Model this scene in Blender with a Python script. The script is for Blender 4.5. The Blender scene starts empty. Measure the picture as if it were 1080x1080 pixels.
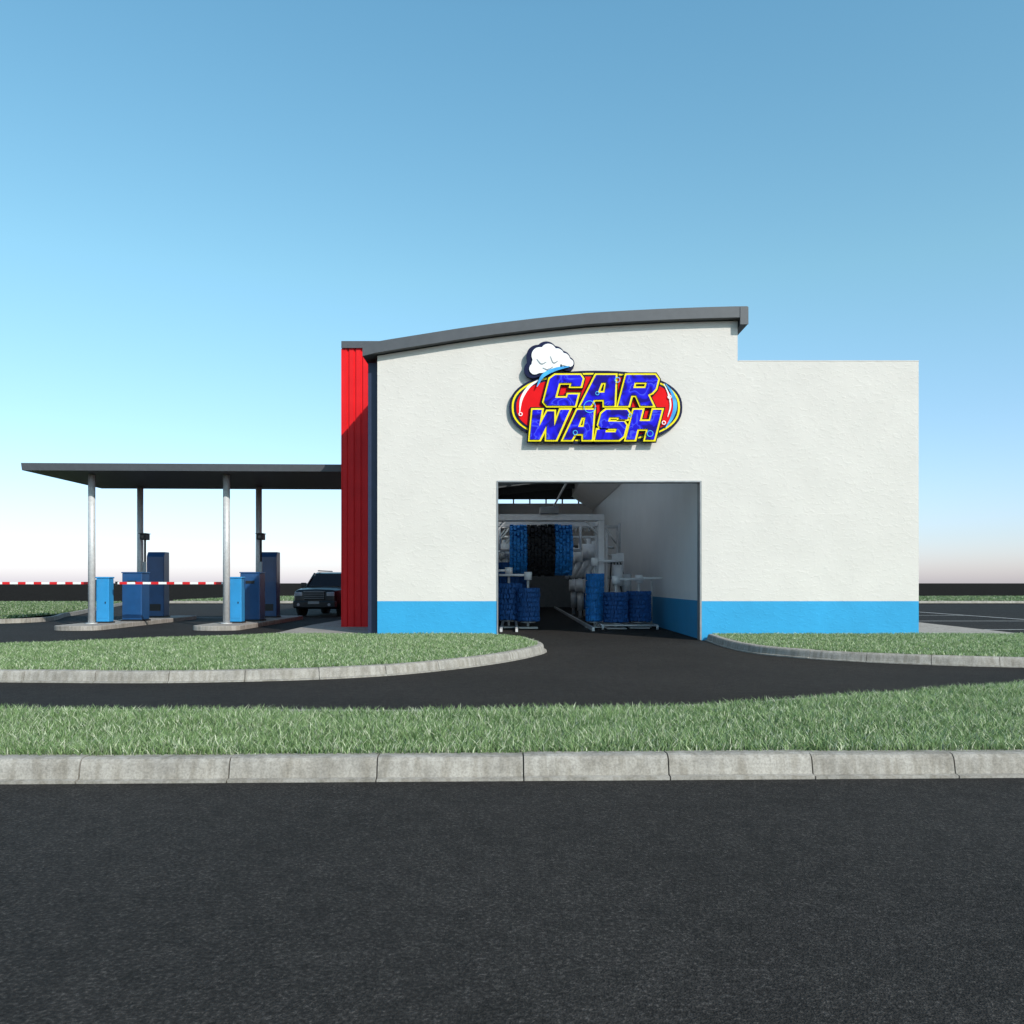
import bpy, bmesh, math, random
import numpy as np
from mathutils import Vector, Matrix, Euler
random.seed(4); rng=np.random.default_rng(7)
S=bpy.context.scene
COL=S.collection
# ---------------------------------------------------------------- helpers
def empty(name, loc=(0,0,0), rz=0):
    e=bpy.data.objects.new(name,None); e.location=loc; e.rotation_euler=(0,0,rz); COL.objects.link(e); return e
def mobj(name, v, f, mat, parent=None, smooth=False, loc=(0,0,0)):
    m=bpy.data.meshes.new(name); m.from_pydata([tuple(p) for p in v],[],f); m.update()
    if smooth:
        for p in m.polygons: p.use_smooth=True
    o=bpy.data.objects.new(name,m); o.location=loc; COL.objects.link(o)
    if mat is not None:
        for mm in (mat if isinstance(mat,list) else [mat]): m.materials.append(mm)
    if parent: o.parent=parent
    return o
def box(name,x0,x1,y0,y1,z0,z1,mat,parent=None,bev=0.0,taper=0):
    v=[(x0,y0,z0),(x1,y0,z0),(x1,y1,z0),(x0,y1,z0),(x0+taper,y0+taper,z1),(x1-taper,y0+taper,z1),(x1-taper,y1-taper,z1),(x0+taper,y1-taper,z1)]
    f=[(3,2,1,0),(4,5,6,7),(0,1,5,4),(1,2,6,5),(2,3,7,6),(3,0,4,7)]
    o=mobj(name,v,f,mat,parent)
    if bev>0:
        b=o.modifiers.new('b','BEVEL'); b.width=bev; b.segments=2
    return o
def cyl(name,p0,p1,r,mat,parent=None,n=20,r2=None,cap=True):
    p0=Vector(p0);p1=Vector(p1);d=(p1-p0); q=d.to_track_quat('Z','Y'); r2=r if r2 is None else r2
    v=[];f=[]
    for k,(c,rr) in enumerate(((p0,r),(p1,r2))):
        for i in range(n):
            a=2*math.pi*i/n; v.append(c+q@Vector((rr*math.cos(a),rr*math.sin(a),0)))
    for i in range(n): f.append((i,(i+1)%n,n+(i+1)%n,n+i))
    if cap: f.append(tuple(range(n-1,-1,-1))); f.append(tuple(range(n,2*n)))
    o=mobj(name,v,f,mat,parent)
    for p in o.data.polygons[:n]: p.use_smooth=True
    return o
def extr(name,outline,y0,y1,mat,parent=None):
    n=len(outline)
    v=[(x,y0,z) for x,z in outline]+[(x,y1,z) for x,z in outline]
    f=[tuple(range(n)),tuple(range(2*n-1,n-1,-1))]
    for i in range(n): j=(i+1)%n; f.append((i,n+i,n+j,j))
    o=mobj(name,v,f,mat,parent)
    bm=bmesh.new(); bm.from_mesh(o.data)
    bmesh.ops.triangulate(bm,faces=[g for g in bm.faces if len(g.verts)>4])
    bmesh.ops.recalc_face_normals(bm,faces=bm.faces); bm.to_mesh(o.data); bm.free()
    return o
def sheet(name,pts,z,mat,parent=None,thick=0):
    v=[(x,y,z) for x,y in pts]; n=len(v); f=[tuple(range(n))]
    if thick:
        v+=[(x,y,z-thick) for x,y in pts]
        for i in range(n): j=(i+1)%n; f.append((i,n+i,n+j,j))
    o=mobj(name,v,f,mat,parent)
    bm=bmesh.new(); bm.from_mesh(o.data)
    bmesh.ops.triangulate(bm,faces=[g for g in bm.faces if len(g.verts)>4])
    for g in bm.faces:
        g.normal_update()
    bmesh.ops.recalc_face_normals(bm,faces=bm.faces) if thick else None
    bm.to_mesh(o.data); bm.free(); return o
def catmull(P,sub=8):
    P=[Vector((p[0],p[1])) for p in P]; out=[]
    for i in range(len(P)-1):
        p0=P[max(i-1,0)];p1=P[i];p2=P[i+1];p3=P[min(i+2,len(P)-1)]
        d=(p2-p1).length
        def tan(a,b,c):
            da=(b-a).length or d; dc=(c-b).length or d
            t=((b-a)/da*dc+(c-b)/dc*da)/(da+dc); return t
        m1=tan(p0,p1,p2) if i>0 else (p2-p1)/d
        m2=tan(p1,p2,p3) if i<len(P)-2 else (p2-p1)/d
        for k in range(sub):
            t=k/sub; h1=2*t**3-3*t*t+1;h2=t**3-2*t*t+t;h3=-2*t**3+3*t*t;h4=t**3-t*t
            out.append(h1*p1+h2*d*m1+h3*p2+h4*d*m2)
    out.append(P[-1]); return out
# ---------------------------------------------------------------- materials
def newmat(name):
    m=bpy.data.materials.new(name); m.use_nodes=True; nt=m.node_tree
    b=nt.nodes['Principled BSDF']; return m,nt,b
def N(nt,t,**kw):
    n=nt.nodes.new(t)
    for k,v in kw.items():
        if k in n.inputs: n.inputs[k].default_value=v
        else: setattr(n,k,v)
    return n
def ramp(nt,fac,stops):
    r=nt.nodes.new('ShaderNodeValToRGB'); e=r.color_ramp.elements
    while len(e)>1: e.remove(e[-1])
    for i,(p,c) in enumerate(stops):
        if i==0: e[0].position=p; e[0].color=(*c,1)
        else:
            x=e.new(p); x.color=(*c,1)
    nt.links.new(fac,r.inputs['Fac']); return r
def simple(name,col,rough=.5,metal=0,var=.12,scale=6,bump=0,coat=0,spec=.5):
    m,nt,b=newmat(name); L=nt.links
    g=N(nt,'ShaderNodeNewGeometry'); no=N(nt,'ShaderNodeTexNoise',Scale=scale,Detail=6.0)
    L.new(g.outputs['Position'],no.inputs['Vector'])
    r=ramp(nt,no.outputs['Fac'],[(.3,tuple(c*(1-var) for c in col)),(.7,tuple(min(1,c*(1+var)) for c in col))])
    L.new(r.outputs['Color'],b.inputs['Base Color'])
    b.inputs['Roughness'].default_value=rough; b.inputs['Metallic'].default_value=metal
    b.inputs['Coat Weight'].default_value=coat; b.inputs['Specular IOR Level'].default_value=spec
    if bump:
        bu=N(nt,'ShaderNodeBump',Strength=bump,Distance=.01); L.new(no.outputs['Fac'],bu.inputs['Height']); L.new(bu.outputs['Normal'],b.inputs['Normal'])
    return m
def asphalt(name,base,tint=(1,1,1.06),speck=1.0,rough=.85,spec=.15):
    m,nt,b=newmat(name); L=nt.links
    g=N(nt,'ShaderNodeNewGeometry')
    fine=N(nt,'ShaderNodeTexNoise',Scale=55.0,Detail=5.0,Roughness=.8)
    vor=N(nt,'ShaderNodeTexVoronoi',Scale=110.0)
    big=N(nt,'ShaderNodeTexNoise',Scale=.45,Detail=6.0,Roughness=.65)
    mid=N(nt,'ShaderNodeTexNoise',Scale=7.0,Detail=7.0,Roughness=.75)
    for x in (fine,vor,big,mid): L.new(g.outputs['Position'],x.inputs['Vector'])
    c=[base*t for t in tint]
    r1=ramp(nt,fine.outputs['Fac'],[(.36,tuple(x*(1-.6*speck) for x in c)),(.5,tuple(x*.9 for x in c)),(.58,tuple(x*(1+.5*speck) for x in c)),(.68,tuple(x*(1+2.4*speck) for x in c))])
    r2=ramp(nt,big.outputs['Fac'],[(.3,(.80,.80,.80)),(.7,(1.22,1.22,1.22))])
    r3=ramp(nt,mid.outputs['Fac'],[(.32,(.68,.68,.68)),(.68,(1.32,1.32,1.32))])
    m1=N(nt,'ShaderNodeMix',data_type='RGBA',blend_type='MULTIPLY'); m1.inputs[0].default_value=1
    m2=N(nt,'ShaderNodeMix',data_type='RGBA',blend_type='MULTIPLY'); m2.inputs[0].default_value=1
    L.new(r1.outputs[0],m1.inputs[6]); L.new(r2.outputs[0],m1.inputs[7]); L.new(m1.outputs[2],m2.inputs[6]); L.new(r3.outputs[0],m2.inputs[7])
    L.new(m2.outputs[2],b.inputs['Base Color']); b.inputs['Roughness'].default_value=rough
    b.inputs['Specular IOR Level'].default_value=spec
    ad=N(nt,'ShaderNodeMath',operation='ADD'); L.new(fine.outputs['Fac'],ad.inputs[0]); L.new(vor.outputs['Distance'],ad.inputs[1])
    bu=N(nt,'ShaderNodeBump',Strength=.8,Distance=.008); L.new(ad.outputs[0],bu.inputs['Height']); L.new(bu.outputs['Normal'],b.inputs['Normal'])
    return m
def concrete(name,col,rough=.85):
    m,nt,b=newmat(name); L=nt.links
    g=N(nt,'ShaderNodeNewGeometry')
    a=N(nt,'ShaderNodeTexNoise',Scale=3.0,Detail=8.0,Roughness=.65); f=N(nt,'ShaderNodeTexNoise',Scale=60.0,Detail=4.0,Roughness=.7)
    mp=N(nt,'ShaderNodeMapping'); mp.inputs['Scale'].default_value=(14,14,1.5)
    st=N(nt,'ShaderNodeTexNoise',Scale=1.0,Detail=5.0)
    for x in (a,f,mp): L.new(g.outputs['Position'],x.inputs['Vector'])
    L.new(mp.outputs[0],st.inputs['Vector'])
    r=ramp(nt,a.outputs['Fac'],[(.3,tuple(c*.72 for c in col)),(.55,col),(.75,tuple(c*1.15 for c in col))])
    r2=ramp(nt,f.outputs['Fac'],[(.35,(.74,.74,.74)),(.6,(1.08,1.08,1.08))])
    r3=ramp(nt,st.outputs['Fac'],[(.35,(.74,.72,.68)),(.6,(1.05,1.05,1.05))])
    m1=N(nt,'ShaderNodeMix',data_type='RGBA',blend_type='MULTIPLY'); m1.inputs[0].default_value=1
    m2=N(nt,'ShaderNodeMix',data_type='RGBA',blend_type='MULTIPLY'); m2.inputs[0].default_value=1
    L.new(r.outputs[0],m1.inputs[6]); L.new(r2.outputs[0],m1.inputs[7]); L.new(m1.outputs[2],m2.inputs[6]); L.new(r3.outputs[0],m2.inputs[7])
    L.new(m2.outputs[2],b.inputs['Base Color']); b.inputs['Roughness'].default_value=rough
    bu=N(nt,'ShaderNodeBump',Strength=.4,Distance=.005); L.new(f.outputs['Fac'],bu.inputs['Height']); L.new(bu.outputs['Normal'],b.inputs['Normal'])
    return m
def stucco(name,white,blue,band=.957,sc=1.0,bump=.35,rough=.85):
    m,nt,b=newmat(name); L=nt.links
    g=N(nt,'ShaderNodeNewGeometry'); sep=N(nt,'ShaderNodeSeparateXYZ'); L.new(g.outputs['Position'],sep.inputs[0])
    lt=N(nt,'ShaderNodeMath',operation='LESS_THAN'); lt.inputs[1].default_value=band; L.new(sep.outputs['Z'],lt.inputs[0])
    a=N(nt,'ShaderNodeTexNoise',Scale=1.0*sc,Detail=8.0,Roughness=.6); L.new(g.outputs['Position'],a.inputs['Vector'])
    mp=N(nt,'ShaderNodeMapping'); mp.inputs['Scale'].default_value=(4,4,7); L.new(g.outputs['Position'],mp.inputs[0])
    t=N(nt,'ShaderNodeTexNoise',Scale=1.5*sc,Detail=9.0,Roughness=.6,Distortion=.4); L.new(mp.outputs[0],t.inputs['Vector'])
    r=ramp(nt,a.outputs['Fac'],[(.3,tuple(c*.95 for c in white)),(.7,tuple(c*1.03 for c in white))])
    r2=ramp(nt,a.outputs['Fac'],[(.3,tuple(c*.92 for c in blue)),(.7,tuple(c*1.08 for c in blue))])
    mx=N(nt,'ShaderNodeMix',data_type='RGBA'); L.new(lt.outputs[0],mx.inputs[0]); L.new(r.outputs[0],mx.inputs[6]); L.new(r2.outputs[0],mx.inputs[7])
    L.new(mx.outputs[2],b.inputs['Base Color']); b.inputs['Roughness'].default_value=rough
    r4=ramp(nt,t.outputs['Fac'],[(.50,(0,0,0)),(.66,(1,1,1))])
    bu=N(nt,'ShaderNodeBump',Strength=bump,Distance=.012); L.new(r4.outputs[0],bu.inputs['Height']); L.new(bu.outputs['Normal'],b.inputs['Normal'])
    return m
def grassmat(name,blade=True):
    m,nt,b=newmat(name); L=nt.links
    if blade:
        at=N(nt,'ShaderNodeAttribute',attribute_name='Col'); L.new(at.outputs['Color'],b.inputs['Base Color'])
        b.inputs['Roughness'].default_value=.5; b.inputs['Specular IOR Level'].default_value=.4
        tr=N(nt,'ShaderNodeBsdfTranslucent'); L.new(at.outputs['Color'],tr.inputs['Color'])
        ms=N(nt,'ShaderNodeMixShader'); ms.inputs[0].default_value=.3
        L.new(b.outputs[0],ms.inputs[1]); L.new(tr.outputs[0],ms.inputs[2]); L.new(ms.outputs[0],nt.nodes['Material Output'].inputs[0])
    else:
        g=N(nt,'ShaderNodeNewGeometry'); a=N(nt,'ShaderNodeTexNoise',Scale=2.5,Detail=10.0,Roughness=.75); L.new(g.outputs['Position'],a.inputs['Vector'])
        r=ramp(nt,a.outputs['Fac'],[(.3,(.045,.075,.024)),(.5,(.10,.16,.055)),(.7,(.16,.23,.09))])
        L.new(r.outputs[0],b.inputs['Base Color']); b.inputs['Roughness'].default_value=.9
        bu=N(nt,'ShaderNodeBump',Strength=.8,Distance=.05); L.new(a.outputs['Fac'],bu.inputs['Height']); L.new(bu.outputs['Normal'],b.inputs['Normal'])
    return m
M_road=asphalt('asphalt_road',.027,(1.10,1,.93)); M_drive=asphalt('asphalt_drive',.022,(1.12,1,.90),.7); M_ground=asphalt('asphalt_ground',.022,(1.05,1,.95),.5,1.0,.0)
M_conc=concrete('kerb_concrete',(.36,.335,.30)); M_pave=concrete('pavement_concrete',(.36,.33,.30))
M_wall=stucco('stucco_wall',(.64,.605,.565),(.028,.32,.60),bump=.26); M_inner=stucco('inner_wall',(.80,.80,.80),(.03,.27,.52),bump=.12,rough=.45)
M_grassb=grassmat('grass_blades'); M_soil=grassmat('grass_soil',False)
M_fascia=simple('roof_fascia_grey',(.075,.08,.09),.5,.0,.08); M_navy=simple('navy_trim',(.012,.022,.06),.5)
M_steel=simple('galvanised_steel',(.55,.555,.56),.45,.15,.12,10); M_white=simple('white_paint',(.82,.82,.82),.4,0,.06); M_black=simple('black_plastic',(.012,.012,.013),.5)
M_dgrey=simple('dark_steelwork',(.05,.055,.06),.6); M_mgrey=simple('grey_metal',(.28,.29,.30),.45,.4); M_mort=simple('mortar',(.12,.11,.10),.9); M_door=simple('door_grey',(.16,.165,.17),.5)
M_kblue=simple('kiosk_blue',(.012,.07,.20),.35,0,.1,3,coat=.2); M_lblue=simple('gate_blue',(.03,.27,.58),.35,0,.08,3,coat=.2)
M_redp=simple('red_paint',(.62,.012,.015),.4); M_line=simple('line_paint',(.68,.68,.66),.7,0,.15,20)
M_brB=simple('brush_blue',(.015,.22,.62),.7,0,.35,14); M_brK=simple('brush_black',(.010,.011,.014),.8,0,.3,14); M_brD=simple('brush_navy',(.012,.09,.30),.75,0,.35,14)
M_chrome=simple('chrome',(.45,.45,.45),.25,1); M_glass=simple('dark_glass',(.008,.01,.012),.12,0,.05); M_car=simple('car_paint',(.006,.009,.012),.3,.0,.05,2,coat=.15); M_tyre=simple('tyre_rubber',(.012,.012,.012),.85)
M_lamp=simple('headlamp',(.4,.42,.45),.15,.2)
M_red,nt,b=newmat('red_cladding'); g=N(nt,'ShaderNodeNewGeometry'); no=N(nt,'ShaderNodeTexNoise',Scale=2.0,Detail=5.0); nt.links.new(g.outputs['Position'],no.inputs['Vector'])
r=ramp(nt,no.outputs['Fac'],[(.3,(.66,.006,.010)),(.7,(.76,.010,.014))]); nt.links.new(r.outputs[0],b.inputs['Base Color']); b.inputs['Roughness'].default_value=.5; b.inputs['Specular IOR Level'].default_value=.25
# ---------------------------------------------------------------- ground sheets
sheet('ground',[(-4000,-400),(4000,-400),(4000,6000),(-4000,6000)],-.012,M_ground)
sheet('road',[(-60,-12),(60,-12),(60,7.7),(-60,4.4)],-.004,M_road)
sheet('driveway',[(-60,4.9),(60,8.2),(60,57),(-60,57)],-.008,M_drive)
# ---------------------------------------------------------------- kerbs
PROF=[(.0,-.03),(.0,.010),(.05,.016),(.062,.09),(.072,.125),(.092,.147),(.125,.155),(.24,.152),(.25,-.03)]
def kerb(name,pts,seg=1.05,prof=PROF,gap=.010,off=0,hs=1.0):
    C=catmull(pts,10); L=[0]
    for i in range(1,len(C)): L.append(L[-1]+(C[i]-C[i-1]).length)
    T=L[-1]; A=np.array([[c.x,c.y] for c in C]); L=np.array(L)
    def at(s): return np.array([np.interp(s,L,A[:,0]),np.interp(s,L,A[:,1])])
    v=[];f=[];s=-off
    P=len(prof)
    while s<T:
        a=max(s,0)+gap/2; e=min(s+seg,T)-gap/2
        if e-a>.05:
            k=max(2,int((e-a)/.26)+1); base=len(v); j=random.uniform(-.004,.004); jo=random.uniform(-.004,.004)
            for q in range(k):
                t=a+(e-a)*q/(k-1); p=at(t); d=at(min(t+.05,T))-at(max(t-.05,0)); d/=np.linalg.norm(d); n=np.array([d[1],-d[0]])
                for (o,z) in prof:
                    o2=o+jo
                    if q in (0,k-1) and z>.02: o2+=.003
                    pp=p-n*o2; v.append((pp[0],pp[1],z*hs+j))
            for q in range(k-1):
                for i in range(P-1):
                    x=base+q*P+i; f.append((x,x+P,x+P+1,x+1))
            f.append(tuple(base+i for i in range(P))); f.append(tuple(base+(k-1)*P+i for i in range(P-1,-1,-1)))
        s+=seg
    o=mobj(name,v,f,M_conc)
    bm=bmesh.new(); bm.from_mesh(o.data); bmesh.ops.recalc_face_normals(bm,faces=bm.faces); bm.to_mesh(o.data); bm.free()
    v=[];f=[]
    ss=np.arange(0,T,.3)
    for i,t in enumerate(ss):
        p=at(t); d=at(min(t+.05,T))-at(max(t-.05,0)); d/=np.linalg.norm(d); n=np.array([d[1],-d[0]])
        for (oo,z) in ((.085,0),(.10,.11),(.13,.13*hs),(.22,.13*hs)):
            pp=p-n*oo; v.append((pp[0],pp[1],z))
    for i in range(len(ss)-1):
        for q in range(3): x=i*4+q; f.append((x,x+4,x+5,x+1))
    mf=mobj('mortar',v,f,M_mort,o)
    return C
def kl(x): return 6.075+.029*x
strip_back=[(60,11.0),(14,11.2),(9,11.25),(6.4,10.75),(3.8,9.65),(2.05,8.95),(1,8.65),(0,8.55),(-5,8.6),(-14,8.7),(-60,8.8)]
kerb('kerb',[(-60,kl(-60)),(-20,kl(-20)),(0,kl(0)),(20,kl(20)),(60,kl(60))],off=.79)
Cb=kerb('kerb',strip_back)
isl_front=[(-30,13.6),(-14,12.6),(-7.27,12.1),(-4.53,12.05),(-2.0,12.86),(-.64,14.3),(.36,16.2),(.71,17.4),(.6,18.8),(.15,20.2),(-.36,20.9)]
isl_rear=[(-6.0,20.9),(-8.5,19.3),(-10.1,18.0),(-12,16.9),(-16,16.2),(-30,15.9)]
C1=kerb('kerb',isl_front); C2=kerb('kerb',isl_rear)
isl_r=[(4.72,20.9),(4.66,19.6),(4.66,18.3),(4.9,16.8),(5.6,15.75),(6.9,14.8),(8.5,14.2),(12,13.95),(40,13.9)]
C3=kerb('kerb',isl_r)
GZ=.115
def inset(C,d=.2):
    out=[]
    for i,c in enumerate(C):
        a=C[max(i-1,0)]; e=C[min(i+1,len(C)-1)]; t=(e-a).normalized(); n=Vector((t.y,-t.x)); out.append(((c-n*d).x,(c-n*d).y))
    return out
P_strip=[(-60,kl(-60)+.2),(60,kl(60)+.2)]+inset(Cb)
P_left=inset(C1)[:-1]+[(-.45,20.93),(-3.3,20.93),(-6.0,20.93)]+inset(C2)[1:]
P_right=[(40,20.93),(4.9,20.93)]+inset(C3)[1:]
P_fl=[(-60,30),(-18,30),(-19,36),(-22,45),(-26,57),(-60,57)]
P_far=[(-24,60),(80,60),(80,80),(-24,80)]
# ---------------------------------------------------------------- grass
def pip(px,py,poly):
    ins=np.zeros(len(px),bool); n=len(poly); j=n-1
    for i in range(n):
        xi,yi=poly[i]; xj,yj=poly[j]
        if yi!=yj:
            c=((yi>py)!=(yj>py))&(px<(xj-xi)*(py-yi)/(yj-yi)+xi); ins^=c
        j=i
    return ins
def lawn(name,poly,dens,hgt,wid,xr,yr,z=GZ,tone=1.0):
    base=sheet(name,poly,z,M_soil)
    n=int(dens*(xr[1]-xr[0])*(yr[1]-yr[0]))
    x=rng.uniform(*xr,n); y=rng.uniform(*yr,n); k=pip(x,y,poly); x=x[k];y=y[k]; n=len(x)
    cl=(np.sin(x*2.1+np.sin(y*3.3)*1.3)+np.sin(y*4.7+x*1.1)+np.sin(x*7.3-y*6.1))/3
    h=hgt*rng.uniform(.5,1.25,n)*(1+.18*cl); w=wid*rng.uniform(.6,1.3,n)
    a=rng.uniform(0,2*np.pi,n); dx=np.cos(a);dy=np.sin(a)
    b=rng.uniform(0,2*np.pi,n); le=h*rng.uniform(.1,1.0,n); lx=np.cos(b)*le; ly=np.sin(b)*le
    V=np.zeros((n,5,3))
    V[:,0]=np.stack([x-dx*w/2,y-dy*w/2,np.full(n,z-.005)],1); V[:,1]=np.stack([x+dx*w/2,y+dy*w/2,np.full(n,z-.005)],1)
    V[:,2]=np.stack([x+dx*w*.42+lx*.35,y+dy*w*.42+ly*.35,z+h*.6],1); V[:,3]=np.stack([x-dx*w*.42+lx*.35,y-dy*w*.42+ly*.35,z+h*.6],1)
    V[:,4]=np.stack([x+lx,y+ly,z+h],1)
    m=bpy.data.meshes.new('blades'); m.vertices.add(n*5); m.vertices.foreach_set('co',V.ravel())
    o5=np.arange(n)*5
    loops=np.stack([o5,o5+1,o5+2,o5+3,o5+3,o5+2,o5+4],1).ravel()
    m.loops.add(n*7); m.loops.foreach_set('vertex_index',loops.astype(np.int32))
    ls=np.stack([np.arange(n)*7,np.arange(n)*7+4],1).ravel(); m.polygons.add(n*2)
    m.polygons.foreach_set('loop_start',ls.astype(np.int32))
    m.update(calc_edges=True); m.validate()
    t=np.clip(rng.normal(.5,.27,n)+.14*cl,0,1)[:,None]
    c=(1-t)*np.array([.092,.168,.052])+t*np.array([.29,.40,.175])
    dry=rng.random(n)<.2; c[dry]=np.array([.56,.60,.42])*rng.uniform(.7,1.2,(dry.sum(),1))
    c*=tone
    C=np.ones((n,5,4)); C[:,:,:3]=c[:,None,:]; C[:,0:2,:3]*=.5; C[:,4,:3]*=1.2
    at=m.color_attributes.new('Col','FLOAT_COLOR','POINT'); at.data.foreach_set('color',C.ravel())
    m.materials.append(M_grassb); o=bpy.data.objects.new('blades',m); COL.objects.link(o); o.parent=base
lawn('grass_lawn',P_strip,4200,.09,.009,(-9.5,9.5),(5.8,11.4))
lawn('grass_lawn',P_left,1700,.075,.015,(-15,.8),(12,21))
lawn('grass_lawn',P_right,1700,.075,.015,(4.6,16),(13.9,21))
lawn('grass_lawn',P_fl,120,.10,.05,(-36,-18),(30,57),tone=.7)
lawn('grass_lawn',P_far,45,.12,.09,(-24,60),(60,80),tone=.7)
kerb('kerb',[(-26,57.2),(-22,45),(-19,36),(-17.8,30),(-19,29.4),(-60,29.4)],2.0)
kerb('kerb',[(-24,59.7),(0,59.7),(80,59.7)],3.0)
pv=sheet('pavement',[(-6.0,20.96),(-3.2,20.96),(-3.2,34),(-5.6,34),(-6.1,26)],.13,M_pave,None,.2)
pv2=sheet('pavement',[(9.9,20.96),(12.8,20.96),(13.2,28),(9.9,28)],.13,M_pave,None,.2)
for i,Y in enumerate((25.7,31.5,37.0,43.0,49.0)):
    sheet('parking_line',[(14.2,Y),(19.6,Y),(19.6,Y+.12),(14.2,Y+.12)],0.0,M_line)
sheet('parking_line',[(19.7,22),(19.82,22),(19.82,52),(19.7,52)],0.0,M_line)
sheet('parking_line',[(-13.0,34.5),(-10,34.5),(-10,34.62),(-13.0,34.62)],0.0,M_line)
# ---------------------------------------------------------------- building
K=42.86
def wx(p): return (p-540)/K
def wz(p): return 1.4+(615-p)/K
bld=empty('car_wash_building',(0,0,0))
YF=21.0; YB=50.0
xs=[384,400,425,450,485,520,570,620,660,700,740,778]
bot=[378,374,370,366,360.5,355.5,349.5,344.5,342,340,338.5,337.5]
def bz(px): return wz(np.interp(px,xs,bot))
def roofz(X): return bz(min(778,X*K+540))
LX=wx(398);OL=wx(524);OR=wx(740);RX=wx(969);UX=wx(778);OT=wz(507);PT=wz(381)
cur=[(wx(p),bz(p)-.02) for p in np.linspace(778,398,22)]
out=[(LX,-.05),(OL,-.05),(OL,OT),(OR,OT),(OR,-.05),(RX,-.05),(RX,PT),(UX,PT)]+cur
extr('front_wall',out,YF,YF+.28,M_wall,bld)
sun_slots=[(22.4,26.2),(27.6,31.2),(32.6,35.8),(37.2,39.8),(42.2,43.8)]  # roof openings added and widened to let more sun into the tunnel
edges=[YF-.22]+[e for s in sun_slots for e in s]+[YB+.3]
pp=np.linspace(384,786,30); lo=[(wx(p),bz(min(p,778))+.001) for p in pp]; hi=[(wx(p),bz(min(p,778))+.27) for p in pp[::-1]]
for i in range(0,len(edges),2): extr('curved_roof_%d'%(i//2),lo+hi,edges[i],edges[i+1],M_fascia,bld)
for i,(a,b_) in enumerate(sun_slots):
    for nm,x0,x1 in (('l',384,470),('r',735,786)):
        q=np.linspace(x0,x1,8); extr('roof_margin_%s%d'%(nm,i),[(wx(p),bz(min(p,778))+.001) for p in q]+[(wx(p),bz(min(p,778))+.27) for p in q[::-1]],a,b_,M_fascia,bld)
box('roof_end_cap',wx(778)+.003,wx(786)+.015,YF-.235,YF-.223,wz(345),wz(326)-.02,M_fascia,bld)
box('roof_end_beam',wx(779),wx(786),YF-.219,YB,wz(345),wz(337.5)-.002,M_fascia,bld)
box('left_wall',LX+.002,LX+.25,YF+.282,YB,-.05,6.85,M_wall,bld)
box('right_wall',RX-.25,RX-.002,YF+.282,YB,-.05,PT-.003,M_wall,bld)
box('upper_right_wall',UX-.25,UX-.003,YF+.282,YB,5.8,wz(338)-.03,M_wall,bld)
box('flat_roof',UX+.002,RX-.252,YF+.282,YB,PT-.5,PT-.3,M_fascia,bld)
box('parapet_cap',UX+.02,RX+.006,YF-.006,YF+.29,PT+.001,PT+.02,M_wall,bld)
box('navy_pilaster',wx(388)-.04,LX-.003,YF+.25,YF+.75,0,wz(380),M_navy,bld)
box('jamb_trim_r',OR-.045,OR-.002,YF-.02,YF+.29,0,OT-.04,M_mgrey,bld)
box('jamb_trim_l',OL+.002,OL+.03,YF-.02,YF+.29,0,OT-.04,M_mgrey,bld)
box('head_trim',OL+.002,OR-.002,YF-.02,YF+.29,OT-.036,OT-.002,M_mgrey,bld)
IL=OL-.55;IR=OR+.05
box('tunnel_wall_r',IR,IR+.15,YF+.283,YB-.21,-.05,5.7,M_inner,bld)
box('tunnel_wall_l',IL-.2,IL,YF+.283,YB-.21,-.05,roofz(IL)-.05,M_inner,bld)
v=[(IR,YF+.3,5.702),(IR,YB-.22,5.702),(3.5,YB-.22,6.5),(3.5,YF+.3,6.5)]
o=mobj('sloped_soffit',v,[(0,1,2,3)],M_inner,bld); so=o.modifiers.new('s','SOLIDIFY'); so.thickness=.06
box('soffit_upstand',3.5,3.56,YF+.3,YB-.22,6.5,7.75,M_inner,bld)
for i,Y in enumerate((27.2,31.5,36.2,40.6,45,47.5)):
    q=np.linspace(IL+.01,3.48,12); extr('roof_truss_%d'%i,[(x,roofz(x)-.52-.12*i) for x in q]+[(x,roofz(x)-.03) for x in q[::-1]],Y,Y+.16,M_dgrey,bld)
for i,X in enumerate((0.2,1.5,2.8)):
    box('purlin_%d'%i,X,X+.1,YF+.3,YB-.22,roofz(X)-.6,roofz(X)-.45,M_dgrey,bld)
box('rear_wall',LX+.25,UX-.25,YB-.2,YB-.003,0,6.05,M_inner,bld)
box('rear_fascia',LX+.25,UX-.25,YB-.2,YB-.003,6.3,7.35,M_dgrey,bld)
for i in range(7): box('rear_mullion_%d'%i,-.9+i*.95,-.82+i*.95,YB-.21,YB-.05,6.051,6.299,M_dgrey,bld)
box('rear_door',.2,4.0,YB-.26,YB-.203,0,3.6,M_door,bld)
for i in range(12): box('door_slat_%d'%i,.2,4.0,YB-.275,YB-.261,.05+i*.3,.3+i*.3,M_door,bld)
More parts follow.
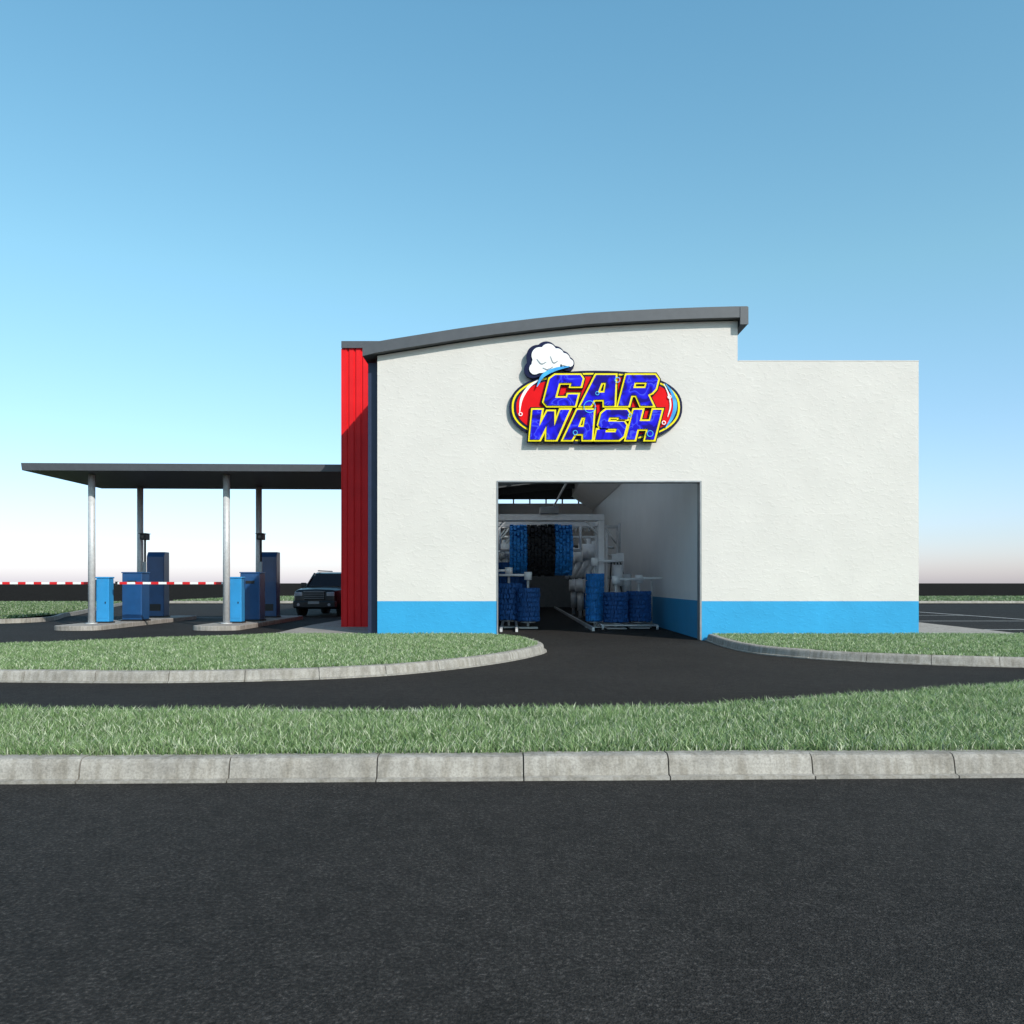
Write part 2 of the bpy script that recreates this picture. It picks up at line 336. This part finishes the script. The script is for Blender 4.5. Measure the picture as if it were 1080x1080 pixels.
# red tower
tw=empty('red_clad_tower'); YR=24.8; RL=-4.93
v=[];f=[];xx=RL
prof=[(0,0),(.13,0),(.145,.035),(.185,.035),(.2,0)]
pts=[]
while xx<-3.2:
    for (a,d) in prof[:4]: pts.append((xx+a,YR+ d))
    xx+=.2
pts=[p for p in pts if p[0]<-3.35]
for p in pts: v.append((p[0],p[1],.13)); v.append((p[0],p[1],8.22))
for i in range(len(pts)-1): f.append((2*i,2*i+2,2*i+3,2*i+1))
mobj('cladding_front',v,f,M_red,tw)
box('tower_core',RL+.01,-3.36,YR+.05,YB-6,.0,8.2,M_red,tw)
box('tower_cap',RL-.02,-2.9,YR-.06,YB-5.9,8.221,8.42,M_fascia,tw)
box('corner_trim',RL-.03,RL+.0,YR-.02,YR+.06,.13,8.2,M_red,tw)
# ---------------------------------------------------------------- canopy
cn=empty('canopy')
CX0,CX1,CY0,CY1=-14.76,RL-.035,25.7,30.7
v=[(CX0,CY0,4.80),(CX1,CY0,4.76),(CX1,CY1,4.76),(CX0,CY1,4.80),(CX0-.02,CY0-.02,5.02),(CX1,CY0-.02,4.97),(CX1,CY1,4.97),(CX0-.02,CY1,5.02)]
o=mobj('canopy_roof',v,[(3,2,1,0),(4,5,6,7),(0,1,5,4),(1,2,6,5),(2,3,7,6),(3,0,4,7)],M_fascia,cn)
for i,(X,Y) in enumerate(((-13.1,26.6),(-8.9,26.6),(-13.07,30.0),(-8.9,30.0))):
    cyl('column_%d'%i,(X,Y,.13),(X,Y,4.77),.105,M_steel,cn,24); cyl('base_plate_%d'%i,(X,Y,.13),(X,Y,.16),.17,M_steel,cn,24)
def island(xc):
    hw=.72; y0,y1=25.2,33.5; p=[]
    for i in range(13):
        a=math.pi+math.pi*i/12; p.append((xc+hw*math.cos(a),y0+.45+.45*math.sin(a)))
    for i in range(13):
        a=math.pi*i/12; p.append((xc+hw*math.cos(a),y1-.3+.3*math.sin(a)))
    o=sheet('traffic_island',p,.13,M_pave,None,.2)
    bv=o.modifiers.new('b','BEVEL'); bv.width=.02; bv.segments=2; bv.limit_method='ANGLE'
island(-13.0); island(-8.85)
def gate(x,y):
    e=empty('barrier_gate',(x,y,.13))
    box('cabinet',-.2,.2,-.17,.17,.04,1.42,M_lblue,e,.015); box('cabinet_base',-.23,.23,-.2,.2,0,.04,M_black,e)
    box('cabinet_lid',-.22,.22,-.19,.19,1.421,1.47,M_lblue,e,.015); box('door_panel',-.15,.15,-.178,-.172,.15,1.05,M_lblue,e,.002)
    box('lock',.08,.11,-.19,-.179,.62,.68,M_black,e)
    box('pivot_housing',-.3,-.2,-.28,-.1,1.16,1.38,M_black,e,.01)
    box('boom_core',-3.75,-.3,-.215,-.165,1.235,1.305,M_white,e)
    k=0; X=-.42
    while X>-3.7:
        box('boom_stripe_%d'%k,X-.24,X,-.219,-.161,1.231,1.309,M_redp,e); X-=.5; k+=1
    box('boom_tip_rest',-3.79,-3.72,-.23,-.15,1.19,1.32,M_black,e)
gate(-13.02,27.3); gate(-8.80,27.3)
def kiosk(x,y):
    e=empty('payment_kiosk',(x,y,.13))
    o=box('housing',-.33,.33,-.3,.3,.051,1.6,M_kblue,e,.02)
    box('plinth',-.36,.36,-.33,.33,0,.05,M_black,e); box('top_cap',-.35,.35,-.32,.32,1.601,1.64,M_kblue,e,.01)
    box('screen',-.337,-.333,-.1,.2,1.15,1.42,M_glass,e); box('keypad',-.345,-.333,-.05,.1,.92,1.08,M_mgrey,e); box('slot',-.342,-.333,.14,.22,.95,1.02,M_black,e)
    box('front_panel',-.24,.24,-.308,-.303,.2,1.0,M_kblue,e); box('vent',-.15,.15,-.306,-.301,1.25,1.35,M_black,e)
def vac(x,y):
    e=empty('menu_board',(x,y,.13))
    v=[];f=[]
    for z,d in ((.05,0),(2.25,0),(2.42,.12)):
        v+= [(-.32,-.25+d,z),(.32,-.25+d,z),(.32,.25,z),(-.32,.25,z)]
    f=[(3,2,1,0),(8,9,10,11)]
    for k in (0,4):
        for i in range(4): j=(i+1)%4; f.append((k+i,k+j,k+4+j,k+4+i))
    o=mobj('housing',v,f,M_kblue,e); bv=o.modifiers.new('b','BEVEL'); bv.width=.015
    box('plinth',-.35,.35,-.28,.28,0,.05,M_black,e); box('panel',-.25,.25,-.258,-.253,1.2,2.1,M_kblue,e); box('vent',-.2,.2,-.26,-.253,.25,.5,M_black,e)
kiosk(-12.65,28.7); vac(-13.15,31.7); kiosk(-8.72,28.7); vac(-9.0,31.7)
def cam(x,y):
    e=empty('security_camera',(x,y,.13)); cyl('pole',(0,0,0),(0,0,2.9),.035,M_black,e,12); box('camera_body',-.09,.12,-.22,.12,2.75,2.95,M_black,e,.02); box('hood',-.11,.14,-.27,.13,2.951,2.975,M_black,e); cyl('lens',(.015,-.24,2.85),(.015,-.22,2.85),.05,M_glass,e,12); cyl('foot',(0,0,0),(0,0,.03),.1,M_black,e,12); box('intercom',-.06,.06,-.07,-.035,1.5,2.0,M_mgrey,e)
cam(-12.6,29.3); cam(-8.62,29.3)
# ---------------------------------------------------------------- tunnel equipment
def flaps(name,p0,p1,r,mats,bands,parent,rows=10,nang=30):
    p0=Vector(p0);p1=Vector(p1);ax=(p1-p0);Ln=ax.length;q=ax.to_track_quat('Z','Y'); v=[];f=[];mi=[]
    n=40; last=0
    for bi,e in enumerate(bands):
        e=min(e,1.0); s=len(v); R=5
        for k in range(R+1):
            for i in range(n):
                a=2*math.pi*i/n; rr=r*.78*(1+.05*math.sin(i*2.4+k*3)); v.append(p0+q@Vector((rr*math.cos(a),rr*math.sin(a),Ln*(last+(e-last)*k/R))))
        for k in range(R):
            for i in range(n): j=(i+1)%n; f.append((s+k*n+i,s+k*n+j,s+(k+1)*n+j,s+(k+1)*n+i)); mi.append(bi)
        if last==0: f.append(tuple(s+i for i in range(n))); mi.append(bi)
        if e==1.0: f.append(tuple(s+R*n+i for i in range(n))); mi.append(bi)
        last=e
    for a in range(rows):
        t=(a+.5)/rows; b=0
        for bi,(e) in enumerate(bands):
            if t<=e: b=bi;break
        for i in range(nang):
            an=2*math.pi*(i+random.random()*.5+(a%2)*.5)/nang; rr=r*random.uniform(.93,1.03); hw=Ln/rows*random.uniform(.42,.5)
            d=Vector((math.cos(an),math.sin(an),0)); tn=Vector((-math.sin(an),math.cos(an),0)); z=t*Ln+random.uniform(-.01,.01)
            s=len(v)
            for (rad,off,ww) in ((r*.76,0,1),(rr*.97,.10*r,1),(rr*.94,.26*r,.55)):
                c=d*rad+tn*off
                for sg in (-1,1): v.append(p0+q@(c+Vector((0,0,z+sg*hw*ww))))
            f+= [(s,s+1,s+3,s+2),(s+2,s+3,s+5,s+4)]; mi+=[b,b]
    o=mobj(name,v,f,mats,parent)
    o.data.polygons.foreach_set('material_index',mi)
    return o
def arch(name,y,x0,x1,h,s=.16,mat=M_white):
    e=empty(name,(0,y,0))
    box('leg_l',x0,x0+s,-s/2,s/2,0,h-s,mat,e,.01); box('leg_r',x1-s,x1,-s/2,s/2,0,h-s,mat,e,.01); box('beam',x0,x1,-s/2-.01,s/2+.01,h-s+.002,h,mat,e,.01)
    box('foot_l',x0-.08,x0+s+.08,-s,s,-.01,.03,M_steel,e); box('foot_r',x1-s-.08,x1+.08,-s,s,-.01,.03,M_steel,e)
    for i,(xa,xb) in enumerate(((x0+s,x0+s+.4),(x1-s,x1-s-.4))):
        cyl('brace_%d'%i,(xa,0,h-.65),(xb,0,h-s),.035,mat,e,10)
    return e
g1=arch('wash_gantry',27.6,-.85,2.98,3.62,.2)
box('motor_box',.9,1.5,-.2,.2,3.63,3.85,M_mgrey,g1,.02); box('second_beam',-.85,2.98,1.1,1.26,3.3,3.46,M_white,g1,.01); box('cross_tie_r',2.8,2.96,.12,1.1,3.3,3.42,M_white,g1); box('leg_back_r',2.8,2.98,1.1,1.26,0,3.29,M_white,g1); box('side_plate',2.72,2.77,-.05,1.2,1.6,1.75,M_white,g1)
rb=empty('roller_brush',(0,28.6,0)); cyl('shaft',(-.4,0,2.5),(2.3,0,2.5),.05,M_steel,rb)
flaps('cloth',(-.08,0,2.5),(2.0,0,2.5),.88,[M_brB,M_brK,M_brB],[.3,.72,1.01],rb,18,30)
for X in (-.42,2.3): cyl('arm_%d'%X,(X,0,2.5),(X,.1,3.3),.045,M_white,rb,10)
def vbrush(x,y,z0,z1,r,lean=0,mat=None):
    e=empty('wash_brush',(x,y,0)); cyl('shaft',(0,0,.05),(lean,0,z1+.5),.04,M_steel,e,12); cyl('motor',(lean,0,z1+.25),(lean,0,z1+.5),.12,M_white,e,16)
    flaps('cloth',(0,0,z0),(lean*.8,0,z1),r,[mat or M_brD],[1.01],e,7,30); cyl('hub_plate',(0,0,z0-.05),(0,0,z0-.02),r*.6,M_steel,e,20)
    cyl('support_arm',(lean,0,z1+.4),(lean+(.9 if x>2 else -.9),.2,z1+.4),.04,M_white,e,10)
    box('stand_foot',-.3,.3,-.3,.3,0,.03,M_steel,e)
vbrush(3.95,26.6,.22,1.15,.40); vbrush(3.2,26.3,.2,1.12,.40); vbrush(2.62,27.0,.2,1.7,.3,0,M_brB); vbrush(-.1,27.0,.25,1.4,.46); vbrush(.5,26.6,.22,1.25,.38); vbrush(-.2,33,.3,2.2,.5); vbrush(3.4,36,.3,2.2,.5); vbrush(.2,38,.3,2.2,.5)
fr=empty('brush_frame',(0,0,0))
for i,(a,b_) in enumerate((((2.75,25.8,.12),(4.4,25.8,.12)),((2.75,27.1,.12),(4.4,27.1,.12)),((4.4,25.8,.12),(4.4,27.1,.12)),((2.75,25.8,.12),(2.75,27.1,.12)),((4.4,26.9,.1),(4.4,26.9,1.6)))):
    cyl('tube_%d'%i,a,b_,.03,M_steel,fr,10)
for i,(X,Y) in enumerate(((2.75,25.8),(4.4,25.8),(2.75,27.1),(4.4,27.1))): cyl('foot_%d'%i,(X,Y,-.01),(X,Y,.12),.04,M_steel,fr,10)
for i,Y in enumerate((31.2,33.4,35,38,41)):
    e=arch('spray_arch',Y,-.7+.1*(i%2),3.9 -.15*(i%2),3.5+.15*(i%3),.09,M_white if i%2 else M_steel)
    for k in range(7): cyl('nozzle_%d'%k,(.0+k*.5,0,3.4+.15*(i%3)),(.0+k*.5,-.05,3.25+.15*(i%3)),.03,M_steel,e,8)
    for k in range(5): cyl('side_nozzle_%d'%k,(3.72-.15*(i%2),0,.5+k*.55),(3.5-.15*(i%2),-.1,.5+k*.55),.05,M_steel,e,8)
for i in range(5):
    e=empty('air_dryer',(2.75+.35*(i%2),30.6+i*1.9,0)); cyl('post',(0,0,0),(0,0,3.0),.07,M_white,e,12); cyl('blower',(-.25,-.2,2.5),(.25,-.2,2.5),.3,M_white,e,24); cyl('nozzle',(0,-.2,2.3),(-.35,-.4,1.6),.14,M_steel,e,14,.09); cyl('blower_low',(-.2,-.2,1.3),(.2,-.2,1.3),.26,M_white,e,24); cyl('duct',(0,-.1,.3),(0,-.1,1.1),.13,M_steel,e,16)
for i in range(4):
    e=empty('air_dryer',(-.35+.22*i,35.5+i*1.6,0)); cyl('post',(0,0,0),(0,0,3.2),.07,M_white,e,12); cyl('blower',(-.25,-.2,2.7),(.25,-.2,2.7),.34,M_white,e,24); cyl('nozzle',(0,-.2,2.4),(.3,-.4,1.7),.14,M_steel,e,14,.09)
e=empty('control_post',(3.58,28.4,0)); box('column',-.12,.12,-.12,.12,0,2.4,M_white,e,.01); cyl('tank_a',(-.1,-.3,1.3),(-.1,-.3,2.0),.17,M_white,e,18); cyl('tank_b',(.2,-.3,.9),(.2,-.3,1.7),.15,M_steel,e,18); cyl('pipe',(0,0,2.4),(0,0,3.4),.04,M_steel,e,10); box('valve_box',-.3,.1,-.35,-.18,2.1,2.35,M_white,e,.01)
for k in range(4): cyl('hose_%d'%k,(-.3+.1*k,-.2,2.1),(-.4+.25*k,-.25,.6),.022,M_black,e,8)
pr=empty('pipe_run')
for i,(X,Z) in enumerate(((-.7,3.2),(-.7,3.4),(1.9,4.9))): cyl('pipe_%d'%i,(X,26,Z),(X,48,Z),.04,M_steel,pr,10)
cv=empty('conveyor_track'); box('rail_a',-.35,-.28,24.5,48,-.003,.09,M_steel,cv); box('rail_b',.1,.17,24.5,48,-.003,.09,M_steel,cv); box('guide_rail',2.35,2.42,25,48,-.003,.1,M_steel,cv)
# ---------------------------------------------------------------- sign
sg=empty('car_wash_sign',(0,0,0))
M_sy=simple('sign_yellow',(.86,.72,.015),.5,0,.03,spec=.15); M_sr=simple('sign_red',(.72,.006,.010),.6,0,.05,spec=.1); M_sn=simple('sign_navy',(.006,.010,.045),.5,spec=.15); M_sc=simple('sign_cyan',(.06,.36,.75),.5,0,.3,5,spec=.2); M_sw=simple('sign_white',(.84,.84,.84),.5,0,.02); M_sk=simple('sign_black',(.008,.008,.015),.5,spec=.1)
M_sb,nt,b=newmat('sign_blue'); g=N(nt,'ShaderNodeNewGeometry'); vo=N(nt,'ShaderNodeTexNoise',Scale=2.6,Detail=1.5,Distortion=1.0); nt.links.new(g.outputs['Position'],vo.inputs['Vector'])
r=ramp(nt,vo.outputs['Fac'],[(.42,(.008,.003,.22)),(.48,(.010,.006,.52)),(.57,(.016,.014,.72)),(.61,(.06,.09,.78)),(.64,(.010,.006,.50))]); nt.links.new(r.outputs[0],b.inputs['Base Color']); b.inputs['Roughness'].default_value=.6; b.inputs['Specular IOR Level'].default_value=.1
def sup(cx,cz,a,c,e=2.35,n=64): 
    o=[]
    for i in range(n):
        t=2*math.pi*i/n; ct,st=math.cos(t),math.sin(t)
        o.append((cx+a*math.copysign(abs(ct)**(2/e),ct),cz+c*math.copysign(abs(st)**(2/e),st)))
    return o
scx,scz=wx(628),wz(430.5)
for nm,a,c,y0,y1,m in (('back_panel',2.12,.90,YF-.10,YF-.02,M_sn),('yellow_ring',2.06,.84,YF-.108,YF-.101,M_sy),('navy_ring',2.01,.80,YF-.116,YF-.109,M_sn),('red_field',1.95,.75,YF-.124,YF-.117,M_sr)):
    extr(nm,sup(scx,scz,a,c),y0,y1,m,sg)
G={'C':([(.12,0),(.95,0),(.95,.36),(.66,.36),(.66,.25),(.3,.25),(.3,.75),(.68,.75),(.68,.64),(.97,.64),(.97,.88),(.87,1),(.12,1),(0,.88),(0,.12)],None),
'A':([(0,0),(.3,0),(.35,.2),(.65,.2),(.70,0),(1,0),(.80,1),(.22,1)],[(.40,.42),(.44,.76),(.58,.76),(.61,.42)]),
'R':([(0,0),(.3,0),(.3,.34),(.45,.34),(.66,0),(1.02,0),(.78,.36),(.9,.43),(.97,.55),(.97,.86),(.85,1),(0,1)],[(.3,.57),(.3,.77),(.67,.77),(.67,.57)]),
'W':([(.12,0),(.4,0),(.5,.5),(.6,0),(.88,0),(1.04,1),(.78,1),(.73,.42),(.61,.95),(.41,.95),(.29,.42),(.24,1),(-.02,1)],None),
'S':([(.02,0),(.86,0),(.98,.12),(.98,.48),(.86,.6),(.3,.6),(.3,.76),(.66,.76),(.66,.69),(.96,.69),(.96,.9),(.86,1),(.12,1),(0,.88),(0,.5),(.12,.38),(.68,.38),(.68,.24),(.3,.24),(.3,.33),(0,.33)],None),
'H':([(0,0),(.3,0),(.3,.36),(.68,.36),(.68,0),(.98,0),(.98,1),(.68,1),(.68,.62),(.3,.62),(.3,1),(0,1)],None)}
def letters(word,x0,z0,h,w,gapx,shear,dzdx=0):
    X=x0
    for i,ch in enumerate(word):
        lw=w*(1.22 if ch=='W' else 1.0)
        for nm,off,yy,ex,m in (('outline_dark',.075,YF-.165,.012,M_sk),('outline_yellow',.045,YF-.19,.012,M_sy),('face',0.0,YF-.215,.012,M_sb)):
            cu=bpy.data.curves.new('letter_'+ch,'CURVE'); cu.dimensions='2D'; cu.fill_mode='BOTH'; cu.extrude=ex; cu.offset=off
            for q,lp in enumerate(G[ch]):
                if not lp: continue
                if nm=='outline_dark' and q==1: continue
                sp=cu.splines.new('POLY'); sp.points.add(len(lp)-1)
                for k,(a,c) in enumerate(lp): sp.points[k].co=(a*lw+shear*c*h,c*h,0,1)
                sp.use_cyclic_u=True
            cu.materials.append(m); o=bpy.data.objects.new('letter_%s_%s'%(ch.lower(),nm),cu); COL.objects.link(o); o.parent=sg
            o.location=(X,yy,z0+(X-x0)*dzdx); o.rotation_euler=(math.radians(90),0,0)
        X+=lw+gapx
letters('CAR',wx(572.5),wz(429.5),.74,.82,.10,.26)
letters('WASH',wx(554.5),wz(465),.72,.69,.075,.26)
def ring(cx,cz,r,t,y,mat,nm):
    n=24; v=[];f=[]
    for i in range(n):
        a=2*math.pi*i/n
        for rr,yy in ((r,y),(r-t,y),(r-t,y+.006),(r,y+.006)): v.append((cx+rr*math.cos(a),yy,cz+rr*math.sin(a)))
    for i in range(n):
        j=(i+1)%n
        for q in range(4): f.append((4*i+q,4*j+q,4*j+(q+1)%4,4*i+(q+1)%4))
    mobj(nm,v,f,mat,sg)
for i,(px,py,r) in enumerate(((621,431,.15),(650,403,.07),(684,459,.08),(606,458,.06),(663,440,.05),(629,417,.05))):
    ring(wx(px),wz(py),r,.018,YF-.240,M_sc,'bubble_%d'%i)
for i,(px,py,r) in enumerate(((549,438,.05),(705,420,.05),(699,447,.05))):
    ring(wx(px),wz(py),r,.02,YF-.158,M_sw,'drop_%d'%i)
def puff(circs,grow,y0,y1,mat,nm,c):
    o=[]
    for i in range(120):
        a=2*math.pi*i/120; d=(math.cos(a),math.sin(a)); best=.05
        for (x,z,r) in circs:
            x-=c[0];z-=c[1];r+=grow; bq=x*d[0]+z*d[1]; disc=bq*bq-(x*x+z*z-r*r)
            if disc>0: best=max(best,bq+math.sqrt(disc))
        o.append((c[0]+best*d[0],c[1]+best*d[1]))
    extr(nm,o,y0,y1,mat,sg)
cc=[(wx(569),wz(377),.20),(wx(578),wz(373),.19),(wx(587),wz(377),.17),(wx(594),wz(381),.15),(wx(570),wz(386),.22),(wx(600),wz(385),.10),(wx(564),wz(391),.14),(wx(584),wz(387),.15)]
c0=(wx(580),wz(382))
puff([(x-.05,z-.01,r) for x,z,r in cc],.075,YF-.17,YF-.03,M_sn,'foam_outline_shadow',c0); puff(cc,0,YF-.2,YF-.171,M_sw,'foam',c0)  # navy outline shifted left and down, so it also draws the foam's shadow
def swirl(pts,w,mat,nm,y):
    C=catmull(pts,8); L=[];R=[]
    n=len(C)
    for i,c in enumerate(C):
        t=(C[min(i+1,n-1)]-C[max(i-1,0)]).normalized(); nn=Vector((t.y,-t.x)); ww=w*math.sin(math.pi*(i+.5)/n)+.006
        L.append(tuple(c+nn*ww));R.append(tuple(c-nn*ww))
    extr(nm,L+R[::-1],y,y+.008,mat,sg)
for i,(a,b_) in enumerate((((566,381),(576,384)),((580,378),(588,383)),((572,390),(583,389)),((591,386),(600,388)))):
    swirl([(wx(a[0]),wz(a[1])),(wx((a[0]+b_[0])/2),wz(max(a[1],b_[1])+2)),(wx(b_[0]),wz(b_[1]))],.008,M_mgrey,'foam_curl_%d'%i,YF-.2095)
swirl([(wx(701),wz(406)),(wx(708),wz(416)),(wx(711),wz(430)),(wx(707),wz(443)),(wx(701),wz(452))],.04,M_sc,'water_r',YF-.135)
swirl([(wx(699),wz(406)),(wx(704),wz(417)),(wx(706),wz(430)),(wx(703),wz(441))],.014,M_sw,'water_r2',YF-.147)
swirl([(wx(572),wz(400)),(wx(558),wz(409)),(wx(550),wz(422)),(wx(548),wz(436))],.03,M_sw,'foam_l',YF-.135)
swirl([(wx(600),wz(389)),(wx(585),wz(392)),(wx(572),wz(399)),(wx(566),wz(410))],.04,M_sc,'water_l',YF-.2255)
# ---------------------------------------------------------------- SUV
def suv(x,y,rz):
    e=empty('parked_suv',(x,y,0),rz)
    def loft(name,st,mat,smooth=True):
        v=[];f=[];n=len(st[0])
        for s in st: v+=s
        for i in range(len(st)-1):
            for k in range(n): j=(k+1)%n; f.append((i*n+k,i*n+j,(i+1)*n+j,(i+1)*n+k))
        f.append(tuple(range(n-1,-1,-1))); f.append(tuple(range((len(st)-1)*n,len(st)*n)))
        o=mobj(name,v,f,mat,e,smooth)
        bm=bmesh.new(); bm.from_mesh(o.data); bmesh.ops.recalc_face_normals(bm,faces=bm.faces); bm.to_mesh(o.data); bm.free()
        if smooth:
            b_=o.modifiers.new('s','BEVEL'); b_.width=.03; b_.segments=2; b_.limit_method='ANGLE'
        return o
    def sec(Y,hw,zb,zt,crown=.03):
        return [(-hw*.93,Y,zb),(-hw,Y,zb+.22),(-hw,Y,zt-.22),(-hw*.95,Y,zt-.06),(-hw*.8,Y,zt),(0,Y,zt+crown),(hw*.8,Y,zt),(hw*.95,Y,zt-.06),(hw,Y,zt-.22),(hw,Y,zb+.22),(hw*.93,Y,zb)]
    loft('body',[sec(-2.5,.84,.36,1.04),sec(-2.42,.92,.32,1.12),sec(-2.0,.97,.30,1.17),sec(-1.1,.98,.30,1.22),sec(-.9,.98,.3,1.23),sec(1.8,.98,.3,1.22),sec(2.4,.94,.34,1.2),sec(2.5,.88,.4,1.12)],M_car)
    def gs(Y,hb,ht,zt): return [(-hb,Y,1.18),(-ht,Y,zt-.06),(-ht*.9,Y,zt),(ht*.9,Y,zt),(ht,Y,zt-.06),(hb,Y,1.18)]
    loft('glasshouse',[gs(-1.15,.86,.84,1.25),gs(-.4,.88,.74,1.80),gs(0,.88,.74,1.87),gs(1.7,.88,.74,1.88),gs(2.1,.88,.74,1.84),gs(2.42,.86,.8,1.28)],M_glass,False)
    v=[(-.72,-.36,1.825),(.72,-.36,1.825),(.72,0,1.885),(-.72,0,1.885),(.72,1.7,1.895),(-.72,1.7,1.895),(.71,2.12,1.86),(-.71,2.12,1.86)]
    o=mobj('roof',v,[(0,1,2,3),(3,2,4,5),(5,4,6,7)],M_car,e); so=o.modifiers.new('s','SOLIDIFY'); so.thickness=.05
    for s in (-1,1):
        cyl('a_pillar_%d'%s,(s*.86,-1.12,1.21),(s*.73,-.38,1.83),.04,M_car,e,8)
        cyl('roof_rail_%d'%s,(s*.66,-.1,1.95),(s*.66,1.9,1.95),.025,M_mgrey,e,8)
        for Y in (.15,1.15,2.0): cyl('pillar_%d_%d'%(s,Y*10),(s*.885,Y,1.2),(s*.745,Y+.02,1.83),.035,M_car,e,8)
        for Y in (-1.55,1.6):
            cyl('arch_%d_%d'%(s,Y),(s*.80,Y,.42),(s*.99,Y,.42),.46,M_tyre,e,28); cyl('wheel_%d_%d'%(s,Y),(s*.74,Y,.385),(s*1.0,Y,.385),.385,M_tyre,e,32); cyl('rim_%d_%d'%(s,Y),(s*.9,Y,.385),(s*1.005,Y,.385),.24,M_chrome,e,12)
        box('mirror_%d'%s,*(sorted((s*.97,s*1.18))),-.88,-.74,1.22,1.42,M_car,e,.02)
        box('headlamp_%d'%s,*(sorted((s*.52,s*.86))),-2.54,-2.3,.86,1.02,M_lamp,e,.02)
        cyl('fog_%d'%s,(s*.66,-2.625,.5),(s*.66,-2.4,.5),.06,M_lamp,e,14)
    box('bumper',-.92,.92,-2.61,-2.35,.36,.66,M_car,e,.05); box('lower_intake',-.5,.5,-2.622,-2.612,.40,.50,M_black,e)
    box('grille',-.44,.44,-2.545,-2.4,.70,1.06,M_black,e,.02); box('grille_frame_top',-.46,.46,-2.56,-2.5,1.04,1.07,M_mgrey,e)
    for k in range(4): box('grille_bar_%d'%k,-.43,.43,-2.556,-2.546,.755+k*.075,.77+k*.075,M_mgrey,e)
    box('number_plate',-.24,.24,-2.632,-2.623,.53,.64,M_mgrey,e)
    for s in (-.35,.35): box('wiper_%d'%(s*10),s-.3,s+.3,-1.14,-1.10,1.255,1.27,M_black,e)
suv(-8.0,38.2,math.radians(-6))
# ---------------------------------------------------------------- light / sky / camera
d=Vector((-.75,1,-.86)).normalized()
sl=bpy.data.lights.new('sun','SUN'); sl.energy=4.1; sl.angle=math.radians(.53); sl.color=(1,.95,.885)
so=bpy.data.objects.new('sun',sl); so.rotation_euler=d.to_track_quat('-Z','Y').to_euler(); COL.objects.link(so)
w=bpy.data.worlds.new('World'); S.world=w; w.use_nodes=True; nt=w.node_tree; bg=nt.nodes['Background']
sk=nt.nodes.new('ShaderNodeTexSky'); sk.sky_type='NISHITA'; sk.sun_disc=False; sk.sun_elevation=math.asin(-d.z); sk.sun_rotation=math.atan2(-d.x,-d.y); sk.air_density=1.0; sk.dust_density=.8; sk.ozone_density=1.0
tc=nt.nodes.new('ShaderNodeTexCoord'); sp=nt.nodes.new('ShaderNodeSeparateXYZ'); nt.links.new(tc.outputs['Generated'],sp.inputs[0])
H=.5
r=ramp(nt,sp.outputs['Z'],[(0,(1.35*H,1.33*H,1.85*H)),(.05,(1.2*H,1.30*H,1.66*H)),(.18,(1.25*H,1.52*H,1.6*H)),(.33,(1.35*H,1.85*H,1.64*H)),(.56,(1.25*H,1.98*H,1.85*H)),(.75,(.9*H,1.1*H,1.1*H)),(1.0,(.78*H,.88*H,.88*H))])
mx=nt.nodes.new('ShaderNodeVectorMath'); mx.operation='MULTIPLY'; nt.links.new(sk.outputs[0],mx.inputs[0]); nt.links.new(r.outputs[0],mx.inputs[1])
ms=nt.nodes.new('ShaderNodeVectorMath'); ms.operation='SCALE'; ms.inputs['Scale'].default_value=2.0; nt.links.new(mx.outputs[0],ms.inputs[0])
nt.links.new(ms.outputs[0],bg.inputs[0]); bg.inputs[1].default_value=.12
cd=bpy.data.cameras.new('camera'); cd.lens=30; cd.sensor_width=36; cd.shift_y=75/1080; cd.clip_start=.1; cd.clip_end=12000
co=bpy.data.objects.new('camera',cd); co.location=(0,0,1.4); co.rotation_euler=(math.radians(90),0,0); COL.objects.link(co); S.camera=co
S.view_settings.view_transform='Standard'; S.view_settings.look='None'; S.view_settings.exposure=0
